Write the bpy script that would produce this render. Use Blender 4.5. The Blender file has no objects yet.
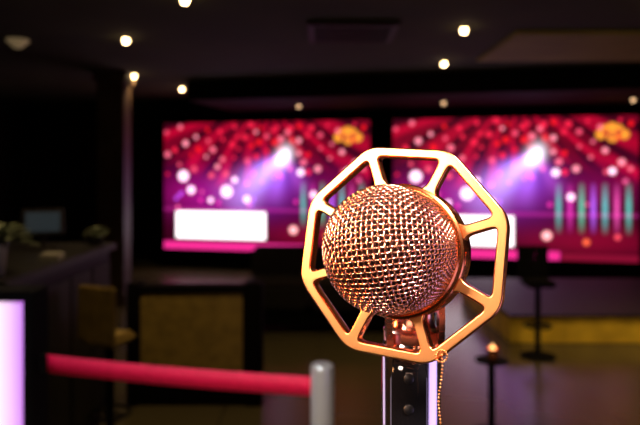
import bpy, bmesh, math, random
import numpy as np
from mathutils import Vector, Matrix
random.seed(4)
S = bpy.context.scene
COL = S.collection
S.view_settings.view_transform = 'Standard'

# ---------------------------------------------------------------- helpers
def mat(name, col, rough=0.5, metal=0.0, emit=None, estr=0.0, noise=None, coat=0.0, bump=0.0):
    m = bpy.data.materials.new(name); m.use_nodes = True
    nt = m.node_tree; b = nt.nodes['Principled BSDF']
    b.inputs['Base Color'].default_value = (*col, 1)
    b.inputs['Roughness'].default_value = rough
    b.inputs['Metallic'].default_value = metal
    b.inputs['Coat Weight'].default_value = coat
    if emit:
        b.inputs['Emission Color'].default_value = (*emit, 1)
        b.inputs['Emission Strength'].default_value = estr
    if noise:
        scale, amt = noise
        tc = nt.nodes.new('ShaderNodeTexCoord')
        n = nt.nodes.new('ShaderNodeTexNoise'); n.inputs['Scale'].default_value = scale
        n.inputs['Detail'].default_value = 5
        r = nt.nodes.new('ShaderNodeValToRGB')
        r.color_ramp.elements[0].position = 0.3; r.color_ramp.elements[1].position = 0.7
        r.color_ramp.elements[0].color = tuple(c*(1-amt) for c in col)+(1,)
        r.color_ramp.elements[1].color = tuple(min(1, c*(1+amt)) for c in col)+(1,)
        nt.links.new(tc.outputs['Object'], n.inputs['Vector'])
        nt.links.new(n.outputs['Fac'], r.inputs['Fac'])
        nt.links.new(r.outputs['Color'], b.inputs['Base Color'])
        if bump:
            bp = nt.nodes.new('ShaderNodeBump'); bp.inputs['Strength'].default_value = bump
            nt.links.new(n.outputs['Fac'], bp.inputs['Height'])
            nt.links.new(bp.outputs['Normal'], b.inputs['Normal'])
    return m

def empty(name, loc=(0, 0, 0), rot=(0, 0, 0)):
    e = bpy.data.objects.new(name, None); e.location = loc; e.rotation_euler = rot
    e.empty_display_size = 0.1
    COL.objects.link(e); return e

def finish(name, bm, m, parent=None, smooth=False, loc=None):
    me = bpy.data.meshes.new(name); bm.normal_update(); bm.to_mesh(me); bm.free()
    if isinstance(m, (list, tuple)):
        for x in m: me.materials.append(x)
    else: me.materials.append(m)
    if smooth:
        for p in me.polygons: p.use_smooth = True
    o = bpy.data.objects.new(name, me); COL.objects.link(o)
    if parent: o.parent = parent
    if loc: o.location = loc
    return o

def add_box(bm, x0, x1, y0, y1, z0, z1, bev=0.0, mi=0):
    r = bmesh.ops.create_cube(bm, size=1.0)
    vs = r['verts']
    for v in vs:
        v.co = Vector(((x0+x1)/2+v.co.x*(x1-x0), (y0+y1)/2+v.co.y*(y1-y0), (z0+z1)/2+v.co.z*(z1-z0)))
    fs = set(f for v in vs for f in v.link_faces)
    for f in fs: f.material_index = mi
    if bev:
        es = set(e for f in fs for e in f.edges)
        rr = bmesh.ops.bevel(bm, geom=list(es), offset=bev, segments=2, affect='EDGES')
        for f in rr['faces']: f.material_index = mi

def box(name, x0, x1, y0, y1, z0, z1, m, parent=None, bev=0.0):
    bm = bmesh.new(); add_box(bm, x0, x1, y0, y1, z0, z1, bev)
    return finish(name, bm, m, parent)

def add_lathe(bm, prof, seg=48, c=(0, 0, 0), mi=0, mtx=None):
    rings = []
    for r, z in prof:
        if r < 1e-6:
            rings.append([bm.verts.new((c[0], c[1], c[2]+z))])
        else:
            rings.append([bm.verts.new((c[0]+r*math.cos(2*math.pi*i/seg), c[1]+r*math.sin(2*math.pi*i/seg), c[2]+z)) for i in range(seg)])
    for a, b in zip(rings, rings[1:]):
        for i in range(seg):
            j = (i+1) % seg
            if len(a) == 1 and len(b) == 1: continue
            if len(a) == 1: f = bm.faces.new((a[0], b[j], b[i]))
            elif len(b) == 1: f = bm.faces.new((a[i], a[j], b[0]))
            else: f = bm.faces.new((a[i], a[j], b[j], b[i]))
            f.material_index = mi; f.smooth = True
    vs = [v for r in rings for v in r]
    if mtx is not None: bmesh.ops.transform(bm, matrix=mtx, verts=vs)
    return vs

def lathe(name, prof, m, parent=None, seg=48, loc=(0, 0, 0), split=True):
    bm = bmesh.new(); add_lathe(bm, prof, seg)
    bmesh.ops.recalc_face_normals(bm, faces=bm.faces[:])
    o = finish(name, bm, m, parent, False, loc)
    for p in o.data.polygons: p.use_smooth = True
    if split:
        md = o.modifiers.new('es', 'EDGE_SPLIT'); md.split_angle = math.radians(32)
    return o

def curve_obj(name, splines, bevel, m, parent=None, cyclic=False, res=2):
    cu = bpy.data.curves.new(name, 'CURVE'); cu.dimensions = '3D'
    cu.bevel_depth = bevel; cu.bevel_resolution = res; cu.use_fill_caps = True
    for pts in splines:
        s = cu.splines.new('POLY'); s.points.add(len(pts)-1)
        s.points.foreach_set('co', [c for p in pts for c in (p[0], p[1], p[2], 1.0)])
        s.use_smooth = True; s.use_cyclic_u = cyclic
    cu.materials.append(m)
    tmp = bpy.data.objects.new(name+'_c', cu); COL.objects.link(tmp)
    dg = bpy.context.evaluated_depsgraph_get()
    me = bpy.data.meshes.new_from_object(tmp.evaluated_get(dg))
    bpy.data.objects.remove(tmp)
    if not me.materials: me.materials.append(m)
    for p in me.polygons: p.use_smooth = True
    o = bpy.data.objects.new(name, me); COL.objects.link(o)
    if parent: o.parent = parent
    return o

# ---------------------------------------------------------------- materials
M_gold = mat('brushed_gold', (0.98, 0.46, 0.17), 0.28, 1.0)
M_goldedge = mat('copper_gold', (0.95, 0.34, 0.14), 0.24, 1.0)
M_copper = mat('rose_copper', (1.0, 0.52, 0.38), 0.23, 1.0)
M_foam = mat('dark_foam', (0.03, 0.007, 0.003), 0.9, noise=(900, .4))
M_chrome = mat('chrome', (0.82, 0.76, 0.86), 0.14, 1.0)  # violet tint in the base stands in for purple reflections
M_blackgloss = mat('black_gloss', (0.006, 0.006, 0.008), 0.08, 0.0, coat=0.6)
M_satin = mat('black_satin', (0.006, 0.005, 0.005), 0.5)
M_black = mat('black_matte', (0.003, 0.0025, 0.0025), 0.8)
M_black.node_tree.nodes['Principled BSDF'].inputs['Specular IOR Level'].default_value = 0.1
M_dark = mat('dark_lacquer', (0.010, 0.007, 0.006), 0.6, noise=(6, .3))
M_wall = mat('wall_dark', (0.012, 0.008, 0.005), 0.85, noise=(3, .3))
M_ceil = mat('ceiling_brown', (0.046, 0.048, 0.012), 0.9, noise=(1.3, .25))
M_ceil2 = mat('ceiling_panel_lit_tan', (0.36, 0.30, 0.05), 0.8, noise=(2, .15))  # lit part of the ceiling, its brightness painted as lighter tan
M_col = mat('column_brown', (0.055, 0.028, 0.012), 0.6, noise=(5, .3))
M_olive = mat('olive_gold_panel', (0.32, 0.22, 0.045), 0.55, noise=(14, .25))
M_goldstep = mat('gold_step', (0.85, 0.55, 0.035), 0.5, noise=(5, .25))
M_red = mat('red_belt', (1.0, 0.004, 0.09), 0.6, noise=(60, .12))
M_steel = mat('post_steel', (0.82, 0.90, 0.92), 0.36, 0.55)
M_white = mat('white_ceramic', (0.75, 0.76, 0.75), 0.3)
M_leaf = mat('leaf_green', (0.20, 0.24, 0.15), 0.5, noise=(20, .3))
M_lamp = mat('warm_bulb', (1, .8, .5), 0.5, emit=(1, 0.66, 0.30), estr=24)
M_lampdim = mat('dim_bulb', (1, .8, .5), 0.5, emit=(1, 0.6, 0.3), estr=2.0)
M_candle = mat('candle_flame', (1, .8, .5), 0.5, emit=(1, 0.50, 0.16), estr=3)
M_mon = mat('monitor_glow', (.02, .03, .04), 0.3, emit=(0.35, 0.5, 0.6), estr=0.035)

# floor : dark polished tiles
M_floor = bpy.data.materials.new('floor_tiles'); M_floor.use_nodes = True
nt = M_floor.node_tree; b = nt.nodes['Principled BSDF']
tc = nt.nodes.new('ShaderNodeTexCoord'); br = nt.nodes.new('ShaderNodeTexBrick')
br.offset = 0; br.inputs['Scale'].default_value = 1.0
br.inputs['Brick Width'].default_value = 0.6; br.inputs['Row Height'].default_value = 0.6
br.inputs['Mortar Size'].default_value = 0.004
br.inputs['Color1'].default_value = (0.095, 0.076, 0.034, 1); br.inputs['Color2'].default_value = (0.07, 0.060, 0.030, 1)
br.inputs['Mortar'].default_value = (0.02, 0.016, 0.012, 1)
nt.links.new(tc.outputs['Object'], br.inputs['Vector'])
nt.links.new(br.outputs['Color'], b.inputs['Base Color'])
b.inputs['Roughness'].default_value = 0.27

# ---------------------------------------------------------------- room shell
box('floor', -5, 5.5, -3, 11, -0.1, 0, M_floor)
box('ceiling', -5, 5.5, -3, 11, 2.6, 2.7, M_ceil)
box('wall_left', -5.1, -5, -3, 11, 0, 2.6, M_wall)
box('wall_right', 5.5, 5.6, -3, 11, 0, 2.6, M_wall)
box('wall_far', -5, 5.5, 11, 11.1, 0, 2.6, M_wall)
box('wall_near', -5, 5.5, -3.1, -3, 0, 2.6, M_wall)
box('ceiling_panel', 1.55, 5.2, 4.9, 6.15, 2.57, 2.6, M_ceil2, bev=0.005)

ANG = -math.atan2(1.5, 6.56)
# wall that carries the screens (local x along the wall, -y to the viewer)
sw = box('wall_screens', -0.15, 8.2, 0.06, 0.2, 0, 2.6, M_black)
sw.location = (-2.39, 9.6, 0); sw.rotation_euler = (0, 0, ANG)
bh = box('ceiling_bulkhead', 1.15, 8.0, -1.7, 0.06, 2.36, 2.6, M_black, bev=0.01)
bh.location = (-2.39, 9.6, 0); bh.rotation_euler = (0, 0, ANG)

# ---------------------------------------------------------------- LED screens
NX, NY = 330, 198
SW, SH = 3.19, 1.92
U, V = np.meshgrid(np.linspace(0, 1, NX), np.linspace(0, 1, NY))
img = np.zeros((NY, NX, 3))
asp = SW/SH
def add(mask, c): 
    for k in range(3): img[..., k] += mask*c[k]
def over(mask, c):
    global img
    img = img*(1-mask[..., None]); add(mask, c)
def g(u, v, su, sv, rot=0.0):
    du = (U-u)*asp; dv = V-v
    c, s = math.cos(rot), math.sin(rot)
    a = du*c+dv*s; bb = -du*s+dv*c
    return np.exp(-(a/su)**2-(bb/sv)**2)
def disc(u, v, r):
    d = np.sqrt(((U-u)*asp)**2+(V-v)**2)
    return np.clip((r-d)/0.012+0.5, 0, 1)
def rect(u0, u1, v0, v1, e=0.006):
    return np.clip((U-u0)/e, 0, 1)*np.clip((u1-U)/e, 0, 1)*np.clip((V-v0)/e, 0, 1)*np.clip((v1-V)/e, 0, 1)
add(np.ones_like(U), (0.04, 0.0003, 0.009))
add(g(.15, .45, .30, .16), (0.26, 0.002, 0.12))
add(g(.42, .43, .42, .17), (0.20, 0.010, 0.28))
add(g(.85, .5, .30, .16), (0.14, 0.001, 0.05))
add(g(.80, .14, .5, .10), (0.20, 0.001, 0.015))
# red drapes: folds fanning out of the ceiling, with uneven strings of stage lights
th = np.arctan2((U-.52)*asp, 1.22-V)
env = np.clip((V-.55-.10*np.cos(U*9))/.10, 0, 1)
add((0.5+0.5*np.cos(th*22+1.5*np.sin(V*9)))**2*env, (0.42, 0.001, 0.018))
add((0.5+0.5*np.cos(th*53+2))**3*env, (0.20, 0.0005, 0.01))
rng = random.Random(57)
for a in range(-9, 10):
    ang = a*.155+rng.uniform(-.03, .03); rr = .22+rng.uniform(0, .08)
    while rr < 1.3:
        u = .52+rr*math.sin(ang)/asp; v = 1.22-rr*math.cos(ang)
        rr += rng.uniform(.07, .15)
        if not (0.01 < u < .99 and .58 < v < .985): continue
        r = rng.choice([.012, .015, .018, .022])
        c = rng.choice([(1.2, .02, .08), (1.3, .10, .22), (1.2, .01, .02), (1.6, .42, .58), (1.4, .20, .34)])
        over(disc(u, v, r), c)
for i in range(18):
    u, v = rng.random(), .33+.25*rng.random()
    add(disc(u, v, rng.choice([.011, .015])), rng.choice([(1.0, .04, .4), (1.2, .15, .4), (.5, .10, 1.1)]))
# beam fan and glows
add(g(.55, .57, .17, .12), (0.16, 0.05, 0.60))
def beam(u0, v0, ang, L, w, c):
    dx = (U-u0)*asp; dy = V-v0; ca, sa = math.cos(ang), math.sin(ang)
    a = dx*ca+dy*sa; bb = -dx*sa+dy*ca
    ww = .018+w*np.clip(a, 0, None)
    add((a > 0)*np.exp(-(bb/ww)**2)*np.clip(1-a/L, 0, 1), c)
beam(.60, .74, math.radians(222), .66, .25, (1.0, 0.8, 2.1))
beam(.60, .74, math.radians(203), .42, .12, (0.3, 0.12, .9))
beam(.60, .74, math.radians(258), .42, .14, (0.5, 0.2, 1.0))
beam(.60, .74, math.radians(300), .36, .14, (0.5, 0.1, 0.7))
add(g(.60, .73, .05, .07, math.radians(-25)), (2.2, 2.1, 2.4))
for u, v, r in [(.10, .58, .042), (.32, .46, .046), (.14, .47, .03), (.68, .61, .026), (.36, .55, .022), (.74, .44, .024), (.42, .40, .026), (.24, .39, .02), (.9, .62, .022)]:
    add(disc(u, v, r), (2.0, 1.3, 1.7))
add(rect(0, 1, .30, .335), (0.22, 0.01, 0.12))
fade = np.clip((V-.18)/.15, 0, 1)*np.clip((.56-V)/.16, 0, 1)
for i, c in enumerate([(.02, .42, .34), (.55, .03, .32), (.02, .50, .30), (.35, .10, .8), (.02, .45, .45), (.7, .07, .35), (.03, .45, .38)]):
    u = .68+i*.045
    add(rect(u, u+.024, .18, .54)*fade, tuple(1.25*x for x in c))
add(disc(.645, .17, .030), (1.8, .8, .8))
add(disc(.80, .13, .02), (1.3, .2, .05)); add(disc(.92, .17, .018), (1.2, .10, .15))
# bottom band and caption box
over(rect(-.1, .70, -.1, .065), (1.0, .03, .32))
over(rect(.70, 1.1, -.1, .05), (.25, .004, .03))
over(rect(.06, .515, .085, .305), (2.4, 2.1, 2.2))
# stand-in golden badge, top right (plain overlapping dots)
for du, dv in [(-.045, .0), (-.022, .035), (.0, -.02), (.022, .035), (.045, .0), (0, .05)]:
    over(disc(.90+du, .87+dv, .032), (1.2, .42, .04))
over(disc(.875, .885, .02), (.6, .03, .03)); over(disc(.925, .885, .02), (.6, .03, .03)); over(disc(.90, .86, .015), (.6, .03, .03))
M_scr = bpy.data.materials.new('led_picture'); M_scr.use_nodes = True
nt = M_scr.node_tree; b = nt.nodes['Principled BSDF']
at = nt.nodes.new('ShaderNodeVertexColor'); at.layer_name = 'picture'
nt.links.new(at.outputs['Color'], b.inputs['Emission Color'])
b.inputs['Emission Strength'].default_value = 1.0
b.inputs['Base Color'].default_value = (0.01, 0.01, 0.01, 1); b.inputs['Roughness'].default_value = .4
def make_screen(name, s0):
    e = empty(name, (-2.39+s0*math.cos(ANG), 9.6+s0*math.sin(ANG), 0.295), (0, 0, ANG))
    verts = [(float(U[j, i])*SW, -0.03, float(V[j, i])*SH) for j in range(NY) for i in range(NX)]
    faces = [(j*NX+i, j*NX+i+1, (j+1)*NX+i+1, (j+1)*NX+i) for j in range(NY-1) for i in range(NX-1)]
    me = bpy.data.meshes.new('picture_panel'); me.from_pydata(verts, [], faces); me.materials.append(M_scr)
    ca = me.color_attributes.new('picture', 'FLOAT_COLOR', 'POINT')
    a = np.ones((NY*NX, 4), dtype=np.float32); a[:, :3] = img.reshape(-1, 3)
    ca.data.foreach_set('color', a.ravel())
    o = bpy.data.objects.new('picture_panel', me); COL.objects.link(o); o.parent = e
    bm = bmesh.new()
    t = .04
    add_box(bm, -t, 0, -.04, .055, -t, SH+t, .004); add_box(bm, SW, SW+t, -.04, .055, -t, SH+t, .004)
    add_box(bm, 0, SW, -.04, .055, -t, 0, .004); add_box(bm, 0, SW, -.04, .055, SH, SH+t, .004)
    add_box(bm, 0, SW, -.02, .055, 0, SH)
    finish('frame', bm, M_black, e)
make_screen('led_video_screen', 0.0)
make_screen('led_video_screen', 3.515)

# ---------------------------------------------------------------- ceiling downlights
def downlight(x, y, z=2.6, dim=False, power=12, col=(1, .68, .32)):
    e = empty('ceiling_downlight', (x, y, z))
    lathe('trim_ring', [(.035, 0), (.055, 0), (.055, -.008), (.048, -.012), (.036, -.006), (.035, 0)], M_dark, e, 24)
    lathe('bulb', [(0, -.046), (.014, -.042), (.022, -.028), (.024, -.012), (.02, 0), (0, 0)], M_lampdim if dim else M_lamp, e, 16, split=False)
    if not dim:
        l = bpy.data.lights.new('spot', 'SPOT'); l.energy = power; l.color = col
        l.spot_size = math.radians(100); l.spot_blend = .6; l.shadow_soft_size = .03
        o = bpy.data.objects.new('downlight_beam', l); COL.objects.link(o); o.parent = e; o.location = (0, 0, -.07)
def ceil_at(px, py, z=2.6):   # row/column of the lamp grid -> metres on the ceiling plane
    d = (z-.03-1.5)*622/(170-py); return ((px-320)/622*d, d)
for px, py in [(126, 42), (134, 77), (182, 90), (185, 2), (464, 32), (444, 65)]:
    x, y = ceil_at(px, py); downlight(x, y, power=20)
for x, y, p in [(-3.2, 2.5, 18), (3.4, 4.4, 65), (2.3, 4.1, 55), (2.6, 1.2, 18), (-1.8, .6, 15), (-.95, 2.9, 38)]:  # out of view; some added to brighten gold step, stool and partition
    downlight(x, y, power=p)
downlight(-.75, .95, power=42, col=(.9, .94, 1))  # added out of view to give the barrier post a cool highlight
# small dim pin lamps under the bulkhead
for x, y in [(-.28, 8.2), (1.55, 7.8), (3.75, 7.45)]:
    downlight(x, y, 2.36, dim=True)
# smoke detector / dome sensor
e = empty('smoke_detector', (-2.55, 5.25, 2.6))
lathe('housing', [(0, -.075), (.03, -.072), (.055, -.05), (.06, -.03), (.085, -.025), (.09, 0), (0, 0)], mat('sensor_plastic_glow', (.7, .6, .4), .5, emit=(1, .7, .35), estr=.10), e, 32)
# ceiling air vent
bm = bmesh.new()
for i in range(7): add_box(bm, -.3, .3, -.26+i*.08, -.23+i*.08, -.03, 0, .003)
add_box(bm, -.34, -.3, -.32, .32, -.035, 0, .004); add_box(bm, .3, .34, -.32, .32, -.035, 0, .004)
add_box(bm, -.3, .3, -.32, -.28, -.035, 0, .004); add_box(bm, -.3, .3, .28, .32, -.035, 0, .004)
finish('ceiling_air_vent', bm, M_dark, loc=(.25, 4.9, 2.6))

# ---------------------------------------------------------------- column, stage, low partition
bm = bmesh.new(); add_box(bm, -2.48, -2.18, 6.9, 7.2, 0.0, 2.6, .015); add_box(bm, -2.51, -2.15, 6.87, 7.23, 0, .12, .01)
add_box(bm, -2.51, -2.15, 6.87, 7.23, 2.48, 2.6, .01)
finish('square_column', bm, M_col)

bm = bmesh.new()
add_box(bm, 1.64, 5.3, 5.38, 7.2, 0, .23, .008, 0)
add_box(bm, 1.63, 5.31, 5.35, 7.2, .23, .25, .006, 1)
finish('stage_platform', bm, [M_goldstep, M_dark])

e = empty('low_partition', (0, 0, 0))
box('panel', -1.15, -.49, 3.98, 4.04, .2, .715, M_olive, e, .006)
bm = bmesh.new()
add_box(bm, -1.23, -1.15, 3.94, 4.10, 0, .78, .008); add_box(bm, -.49, -.37, 3.94, 4.10, 0, .78, .008)
add_box(bm, -1.15, -.49, 3.96, 4.08, .715, .76, .006); add_box(bm, -1.15, -.49, 3.96, 4.08, 0, .2, .006)
finish('frame', bm, M_black, e)
# low banquette behind
e = empty('bench_sofa', (.2, 6.0, 0))
bm = bmesh.new()
for i in range(3): add_box(bm, -.9+i*.6, -.31+i*.6, -.3, .3, .2, .45, .04)
for i in range(3): add_box(bm, -.9+i*.6, -.31+i*.6, .3, .45, .2, .72, .04)
finish('cushions', bm, M_dark, e)
bm = bmesh.new(); add_box(bm, -.88, .88, -.27, .42, .05, .2, .01)
for x in (-.8, .8):
    for y in (-.2, .35): add_lathe(bm, [(0, 0), (.02, 0), (.03, .06), (0, .06)], 12, (x, y, 0))
finish('base', bm, M_black, e)

# ---------------------------------------------------------------- reception counter + things on it
e = empty('reception_counter')
bm = bmesh.new()
add_box(bm, -2.6, -1.29, 2.55, 3.82, 0.08, 1.01, .01); add_box(bm, -2.55, -1.34, 2.6, 3.78, 0, .08)
for i in range(4): add_box(bm, -1.29, -1.275, 2.60+i*.30, 2.88+i*.30, .15, .95, .004)
finish('body', bm, M_dark, e)
box('counter_top', -2.64, -1.26, 2.5, 3.86, 1.01, 1.05, M_satin, e, .008)

e = empty('desk_monitor', (-1.58, 3.55, 1.05), (0, 0, math.radians(20)))
bm = bmesh.new(); add_box(bm, -.11, .11, -.015, .015, .08, .23, .006); add_box(bm, -.02, .02, .01, .03, .0, .13, .004)
add_box(bm, -.08, .08, -.05, .08, 0, .012, .004); finish('housing', bm, M_dark, e)
box('display', -.09, .09, -.018, -.0155, .10, .21, M_mon, e)

def plant(name, loc, pr, ph, n, ln, seed, potm):
    e = empty(name, loc)
    lathe('pot', [(0, 0), (pr*.7, 0), (pr*.75, .005), (pr, ph*.9), (pr*1.06, ph*.92), (pr*1.06, ph), (pr*.93, ph), (pr*.9, ph*.88), (0, ph*.88)], potm, e, 32)
    rg = random.Random(seed); bm = bmesh.new()
    for i in range(n):
        a = rg.random()*6.283; el = rg.uniform(.3, 1.35); L = ln*rg.uniform(.6, 1); w = L*.13
        pts = []
        for k in range(7):
            t = k/6; out = L*t*math.cos(el)+L*.25*t*t; up = L*t*math.sin(el)-L*.35*t*t
            ww = w*math.sin(math.pi*min(1, t*.93+.07))**.8
            d = Vector((math.cos(a), math.sin(a), 0)); s = Vector((-math.sin(a), math.cos(a), 0))
            c = Vector((0, 0, ph*.88))+d*out+Vector((0, 0, up))
            pts.append([bm.verts.new(c-s*ww+Vector((0, 0, ww*.3))), bm.verts.new(c), bm.verts.new(c+s*ww+Vector((0, 0, ww*.3)))])
        for p, q in zip(pts, pts[1:]):
            for k in range(2): bm.faces.new((p[k], p[k+1], q[k+1], q[k]))
    finish('leaves', bm, M_leaf, e, True)
plant('potted_plant', (-1.385, 2.66, 1.05), .045, .14, 60, .18, 3, M_white)
plant('potted_plant', (-1.36, 3.76, 1.05), .05, .06, 40, .10, 5, M_dark)
# brochure stack / small white cards
bm = bmesh.new()
for i in range(5): add_box(bm, -.05+i*.002, .05, -.035, .035, i*.006, i*.006+.005)
finish('brochure_stack', bm, mat('card', (.35, .33, .28), .6), loc=(-1.36, 3.15, 1.05))

# bar stools
def bar_stool(loc, rot, seatm, h=.66, w=.12):
    e = empty('bar_stool', loc, (0, 0, rot))
    bm = bmesh.new()
    add_box(bm, -w, w, -w, w, h-.05, h, .02)
    for i in range(5):
        a = math.radians(-32+16*i)
        x = w*math.sin(a)/math.sin(math.radians(32))*.85; y = w-.02+.03*math.cos(a)
        add_box(bm, x-.024, x+.024, y-.02, y+.01, h-.01, h+.26, .008)
    finish('seat', bm, seatm, e)
    bm = bmesh.new()
    add_lathe(bm, [(0, 0), (.14, 0), (.14, .012), (.05, .03), (.022, .05), (.022, h-.05), (0, h-.05)], 32)
    add_lathe(bm, [(.09, .25), (.10, .24), (.11, .25), (.10, .26), (.09, .25)], 32)
    add_box(bm, -.10, .10, -.006, .006, .244, .256); finish('pedestal', bm, M_black, e)
bar_stool((-1.08, 3.2, 0), math.radians(160), M_olive, .66, .10)
bar_stool((1.75, 5.0, 0), 0, M_black, .62)

# cocktail table + votive
e = empty('cocktail_table', (.965, 3.5, 0))
lathe('table', [(0, 0), (.14, 0), (.14, .012), (.04, .03), (.02, .05), (.02, .41), (.04, .425), (.09, .425), (.095, .43), (.09, .435), (0, .435)], M_black, e, 48)
e = empty('votive_candle', (.960, 3.46, .435))
lathe('holder', [(0, 0), (.022, 0), (.03, .03), (.032, .075), (.03, .075), (.026, .03), (0, .012)], M_goldedge, e, 24)
lathe('flame', [(0, .03), (.012, .035), (.018, .06), (.013, .08), (0, .10)], M_candle, e, 16, split=False)

# ---------------------------------------------------------------- glowing light box (left)
M_lb = bpy.data.materials.new('lightbox_face'); M_lb.use_nodes = True
nt = M_lb.node_tree; b = nt.nodes['Principled BSDF']
tc = nt.nodes.new('ShaderNodeTexCoord'); sx = nt.nodes.new('ShaderNodeSeparateXYZ')
mr = nt.nodes.new('ShaderNodeMapRange'); mr.inputs['From Min'].default_value = .33; mr.inputs['From Max'].default_value = .42
rp = nt.nodes.new('ShaderNodeValToRGB')
rp.color_ramp.elements[0].color = (1.0, .70, .95, 1); rp.color_ramp.elements[1].color = (.45, .04, .75, 1); rp.color_ramp.elements[0].position = .25
nt.links.new(tc.outputs['Object'], sx.inputs[0]); nt.links.new(sx.outputs['X'], mr.inputs['Value'])
nt.links.new(mr.outputs[0], rp.inputs['Fac']); nt.links.new(rp.outputs['Color'], b.inputs['Emission Color'])
b.inputs['Emission Strength'].default_value = 1.05
e = empty('lightbox_totem', (-1.30, 1.9, 0))
box('lit_face', -.42, .42, -.052, -.045, .12, 1.11, M_lb, e)
bm = bmesh.new()
add_box(bm, -.45, -.42, -.06, .05, 0, 1.14, .004); add_box(bm, .42, .45, -.06, .05, 0, 1.14, .004)
add_box(bm, -.42, .42, -.06, .05, 1.11, 1.14, .004); add_box(bm, -.42, .42, -.06, .05, 0, .12, .004)
add_box(bm, -.42, .42, -.045, .05, .12, 1.11); finish('frame', bm, M_black, e)

# ---------------------------------------------------------------- stanchion with retractable belt
e = empty('barrier_post')
px, py = .006, 1.70
lathe('post', [(0, 0), (.17, 0), (.175, .006), (.17, .014), (.06, .03), (.032, .04), (.029, .05), (.029, .80), (0, .80)], M_steel, e, 48, (px, py, 0))
lathe('belt_head', [(0, .80), (.031, .80), (.032, .805), (.032, .955), (.031, .965), (.027, .970), (0, .971)], M_steel, e, 48, (px, py, 0))
bm = bmesh.new()
x0, y0, x1, y1 = px-.02, py+.005, -.828, 1.88
n = 24
for i in range(n+1):
    t = i/n; x = x0+(x1-x0)*t; y = y0+(y1-y0)*t; z = .907+.009*t-.006*math.sin(math.pi*t)
    a = bm.verts.new((x, y, z-.027)); c = bm.verts.new((x, y, z+.027))
    if i: bm.faces.new((pa, a, c, pc))
    pa, pc = a, c
o = finish('belt', bm, M_red, e, True); md = o.modifiers.new('s', 'SOLIDIFY'); md.thickness = .002
box('belt_clip', -.842, -.822, 1.865, 1.895, .885, .945, M_black, e, .004)

# ---------------------------------------------------------------- MICROPHONE
mic = empty('microphone')
C = Vector((.0386, .30, 1.4610))
yaw, pit, roll = math.radians(25), math.radians(9), math.radians(-3.4)
n_ = Vector((-math.sin(yaw)*math.cos(pit), -math.cos(yaw)*math.cos(pit), math.sin(pit)))
X_ = Vector((0, 0, 1)).cross(n_).normalized(); Y_ = n_.cross(X_)
R3 = Matrix((X_, Y_, n_)).transposed()
HM = Matrix.Translation(C) @ R3.to_4x4() @ Matrix.Rotation(roll, 4, 'Z')
def head(o):
    o.data.transform(HM); o.parent = mic; return o

# octagonal openwork frame
def rounded(pts, r, seg=5):
    out = []; N = len(pts)
    for i in range(N):
        p = Vector(pts[i]); a = Vector(pts[i-1]); c = Vector(pts[(i+1) % N])
        d1 = (a-p).normalized(); d2 = (c-p).normalized()
        rr = min(r, (a-p).length*.45, (c-p).length*.45)
        s = p+d1*rr; e_ = p+d2*rr
        for k in range(seg+1):
            t = k/seg; out.append(tuple((s*(1-t)+p*t)*(1-t)+(p*(1-t)+e_*t)*t))
    return out
AP = .0490; TH = .0030; RC = .0315; SPK = .0016
cu = bpy.data.curves.new('oct', 'CURVE'); cu.dimensions = '2D'; cu.fill_mode = 'BOTH'
cu.extrude = .0026; cu.bevel_depth = .0009; cu.bevel_resolution = 3
def spl(pts):
    s = cu.splines.new('POLY'); s.points.add(len(pts)-1); s.use_cyclic_u = True
    for q, p in zip(s.points, pts): q.co = (p[0], p[1], 0, 1)
Ro = AP/math.cos(math.pi/8)
spl(rounded([(Ro*math.cos(math.pi/8+i*math.pi/4), Ro*math.sin(math.pi/8+i*math.pi/4)) for i in range(8)], .006))
ai = AP-TH
for k in range(8):
    ca, sa = math.cos(k*math.pi/4), math.sin(k*math.pi/4)
    half = math.pi/8
    yo = ai*math.tan(half)-SPK/math.cos(half)
    ph = half-math.asin(SPK/RC)
    arc = [(RC*math.cos(ph*(1-2*t/8)), RC*math.sin(ph*(1-2*t/8))) for t in range(9)]
    res = rounded([(ai, -yo), (ai, yo), arc[0], arc[-1]], .0048)
    third_end = 3*6
    res = res[:third_end]+[arc[t] for t in range(3, 6)]+res[third_end:]
    spl([(x*ca-y*sa, x*sa+y*ca) for x, y in res])
spl([(.0278*math.cos(-2*math.pi*i/64), .0278*math.sin(-2*math.pi*i/64)) for i in range(64)])
cu.materials.append(M_gold)
tmp = bpy.data.objects.new('t', cu); COL.objects.link(tmp)
me = bpy.data.meshes.new_from_object(tmp.evaluated_get(bpy.context.evaluated_depsgraph_get()))
bpy.data.objects.remove(tmp)
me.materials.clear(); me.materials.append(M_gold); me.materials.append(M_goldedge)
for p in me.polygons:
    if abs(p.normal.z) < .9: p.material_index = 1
o = bpy.data.objects.new('octagon_frame', me); COL.objects.link(o); head(o)

# collar
RB = .0288; CZ = .020      # grille radius and centre distance in front of the frame plane
o = lathe('collar', [(.0278, -.010), (.0312, -.010), (.0322, -.009), (.0322, .003), (.0315, .0045), (.0305, .005), (.0305, .0075), (.0298, .0085), (.0288, .0085), (.0278, .007), (.0278, -.010)], M_goldedge, None, 96); head(o)
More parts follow.
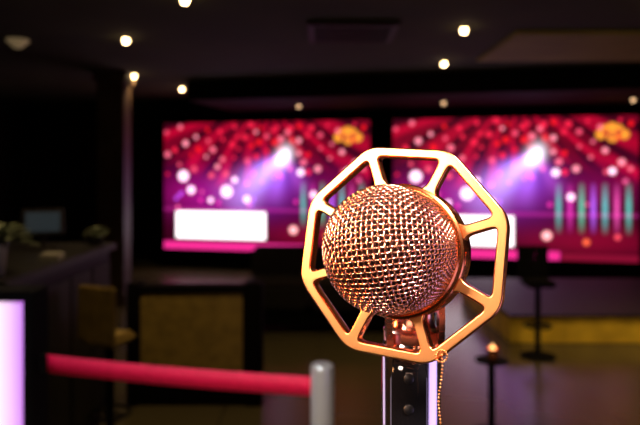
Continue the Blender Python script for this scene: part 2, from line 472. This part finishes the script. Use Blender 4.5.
# woven grille
s = .00245; hw = .00040; amax = RB*math.pi/2+CZ-.006
def gp(u, v, off):
    a = math.hypot(u, v); ph = math.atan2(v, u)+math.radians(12)
    if a < RB*math.pi/2: r = (RB+off)*math.sin(a/RB); z = (RB+off)*math.cos(a/RB)
    else: r = RB+off; z = -(a-RB*math.pi/2)
    return (r*math.cos(ph), r*math.sin(ph), z+CZ)
wires = []
N = int(amax/s)+1
for dirn in (0, 1):
    for i in range(-N, N+1):
        run = []
        for j in range(-2*N, 2*N+1):
            u = (i+.5)*s; v = (j/2+.5)*s
            if math.hypot(u, v) > amax: continue
            off = hw*math.cos(math.pi*(j/2))*(1 if i % 2 == 0 else -1)*(1 if dirn == 0 else -1)
            run.append(gp(u, v, off) if dirn == 0 else gp(v, u, off))
        if len(run) > 3: wires.append(run)
o = curve_obj('woven_grille', wires, .00048, M_copper, None, res=1); head(o)
prof = [(0, CZ+RB-.0016)]+[((RB-.0016)*math.sin(t*math.pi/2/16), CZ+(RB-.0016)*math.cos(t*math.pi/2/16)) for t in range(1, 17)]+[(RB-.0016, .0)]
o = lathe('inner_foam', prof, M_foam, None, 64, split=False); head(o)
# rear housing dome
prof = [(.0278, -.008), (.0275, -.012), (.0262, -.018), (.022, -.025), (.015, -.030), (.007, -.032), (0, -.0325)]
o = lathe('rear_housing', prof, M_copper, None, 64, split=False); head(o)

# handle (upright, just behind the frame)
HX, HY = .0468, .3195
lathe('neck', [(0, 1.4135), (.0142, 1.4135), (.0142, 1.4185), (.0128, 1.4195), (.0118, 1.4215), (.0112, 1.426), (.0118, 1.430), (.0128, 1.4335), (.012, 1.437), (0, 1.439)], M_copper, mic, 48, (HX, HY, 0))
bm = bmesh.new()
for sx_ in (-1, 1):
    pr = []
    for k in range(9):
        t = k/8; z = 1.409+.032*t; x = sx_*(.0118+.0012*math.sin(math.pi*t)); 
        pr.append((x, z))
    for (xa, za), (xb, zb) in zip(pr, pr[1:]):
        add_box(bm, min(xa, xb)-.0014, max(xa, xb)+.0014, -.0155, -.0085, za, zb+.0002, 0)
finish('yoke', bm, M_copper, mic, loc=(HX, HY, 0))
lathe('handle', [(0, 1.20), (.011, 1.20), (.0125, 1.203), (.0138, 1.22), (.0150, 1.36), (.0152, 1.405), (.0151, 1.411), (.0142, 1.4135), (0, 1.4135)], M_chrome, mic, 64, (HX, HY, 0))
# glossy black control panel wrapped on the front of the handle
bm = bmesh.new(); rows = []
for k in range(13):
    z = 1.255+(1.4095-1.255)*k/12
    rr = .0154+.00035
    w = math.radians(36)*(1 if 0 < k < 12 else .82)
    rows.append([bm.verts.new((rr*math.sin(-w+2*w*i/16-.22), -rr*math.cos(-w+2*w*i/16-.22), z)) for i in range(17)])
for a, c in zip(rows, rows[1:]):
    for i in range(16): bm.faces.new((a[i], a[i+1], c[i+1], c[i]))
o = finish('control_panel', bm, M_blackgloss, mic, True, (HX, HY, 0)); md = o.modifiers.new('s', 'SOLIDIFY'); md.thickness = .0008
bm = bmesh.new()
for z in (1.398, 1.383, 1.368, 1.350):
    mt = Matrix.Translation((-.0034, -.0154, z)) @ Matrix.Rotation(math.pi/2, 4, 'X')
    add_lathe(bm, [(0, .0009), (.0022, .0008), (.0026, .0003), (.0026, 0)], 20, mtx=mt)
finish('buttons', bm, mat('button_grey', (.008, .008, .010), .4), mic, True, (HX, HY, 0))
# little hanging chain
bm = bmesh.new()
def bead(c, r): bmesh.ops.create_icosphere(bm, subdivisions=1, radius=r, matrix=Matrix.Translation(c))
base = HM @ Vector((.0255, -.0436, .0040))
for k in range(24):
    bead(base+Vector((.0006*math.sin(k*.35)-.00004*k, 0, -.0016*k+.001)), .00062)
for k in range(14):
    a = k/14*6.283
    bead(base+Vector((.0026*math.sin(a), 0, .0026*math.cos(a)-.001)), .0006)
finish('bead_chain', bm, M_gold, mic, True)

# stand holding the microphone
st_ = empty('microphone_stand', (HX, HY, 0))
lathe('round_base', [(0, 0), (.13, 0), (.135, .004), (.13, .012), (.05, .02), (.02, .03), (.013, .045), (0, .045)], M_black, st_, 64)
lathe('pole', [(0, .045), (.011, .045), (.011, .75), (.015, .755), (.015, .80), (.008, .805), (.008, 1.16), (0, 1.16)], M_chrome, st_, 32)
lathe('cup_clip', [(0, 1.16), (.013, 1.16), (.016, 1.17), (.0175, 1.25), (.0160, 1.25), (.0143, 1.198), (0, 1.198)], M_black, st_, 48)

# ---------------------------------------------------------------- unseen lights added to light the mic and reflect in its metal
def area(name, loc, target, size, energy, col, sy=None, spread=180):
    l = bpy.data.lights.new(name, 'AREA'); l.energy = energy; l.color = col; l.size = size
    l.spread = math.radians(spread)
    if sy: l.shape = 'RECTANGLE'; l.size_y = sy
    o = bpy.data.objects.new(name, l); COL.objects.link(o); o.location = loc
    o.rotation_euler = (Vector(target)-Vector(loc)).to_track_quat('-Z', 'Y').to_euler()
area('fill_light_warm', (-1.75, -1.25, 2.42), C, .6, 8.5, (1, .72, .56), spread=60)
area('fill_light_amber', (-2.2, .3, 1.7), C, .5, 6, (1, .42, .14), spread=60)
area('fill_light_top', (.3, -.4, 2.5), C, .3, 5, (1, .75, .62), spread=50)
area('fill_light_violet', (1.25, .2, .85), C, 1.0, 1.6, (.70, .50, 1), .7, spread=110)  # added for a violet reflection on the right of the handle
area('fill_light_soft', (-.8, -2.7, 1.5), C, 1.4, 1.6, (1, .58, .42), 1.0, spread=60)

w = bpy.data.worlds.new('World'); S.world = w; w.use_nodes = True
w.node_tree.nodes['Background'].inputs['Color'].default_value = (.05, .04, .03, 1)
w.node_tree.nodes['Background'].inputs['Strength'].default_value = .3

# ---------------------------------------------------------------- camera
cam = bpy.data.cameras.new('camera'); co = bpy.data.objects.new('camera', cam); COL.objects.link(co)
co.location = (0, 0, 1.5); co.rotation_euler = (math.pi/2, 0, 0)
cam.lens = 35; cam.sensor_width = 36; cam.shift_y = -.0664; cam.clip_start = .01
cam.dof.use_dof = True; cam.dof.focus_distance = .272; cam.dof.aperture_fstop = 10.5
S.camera = co
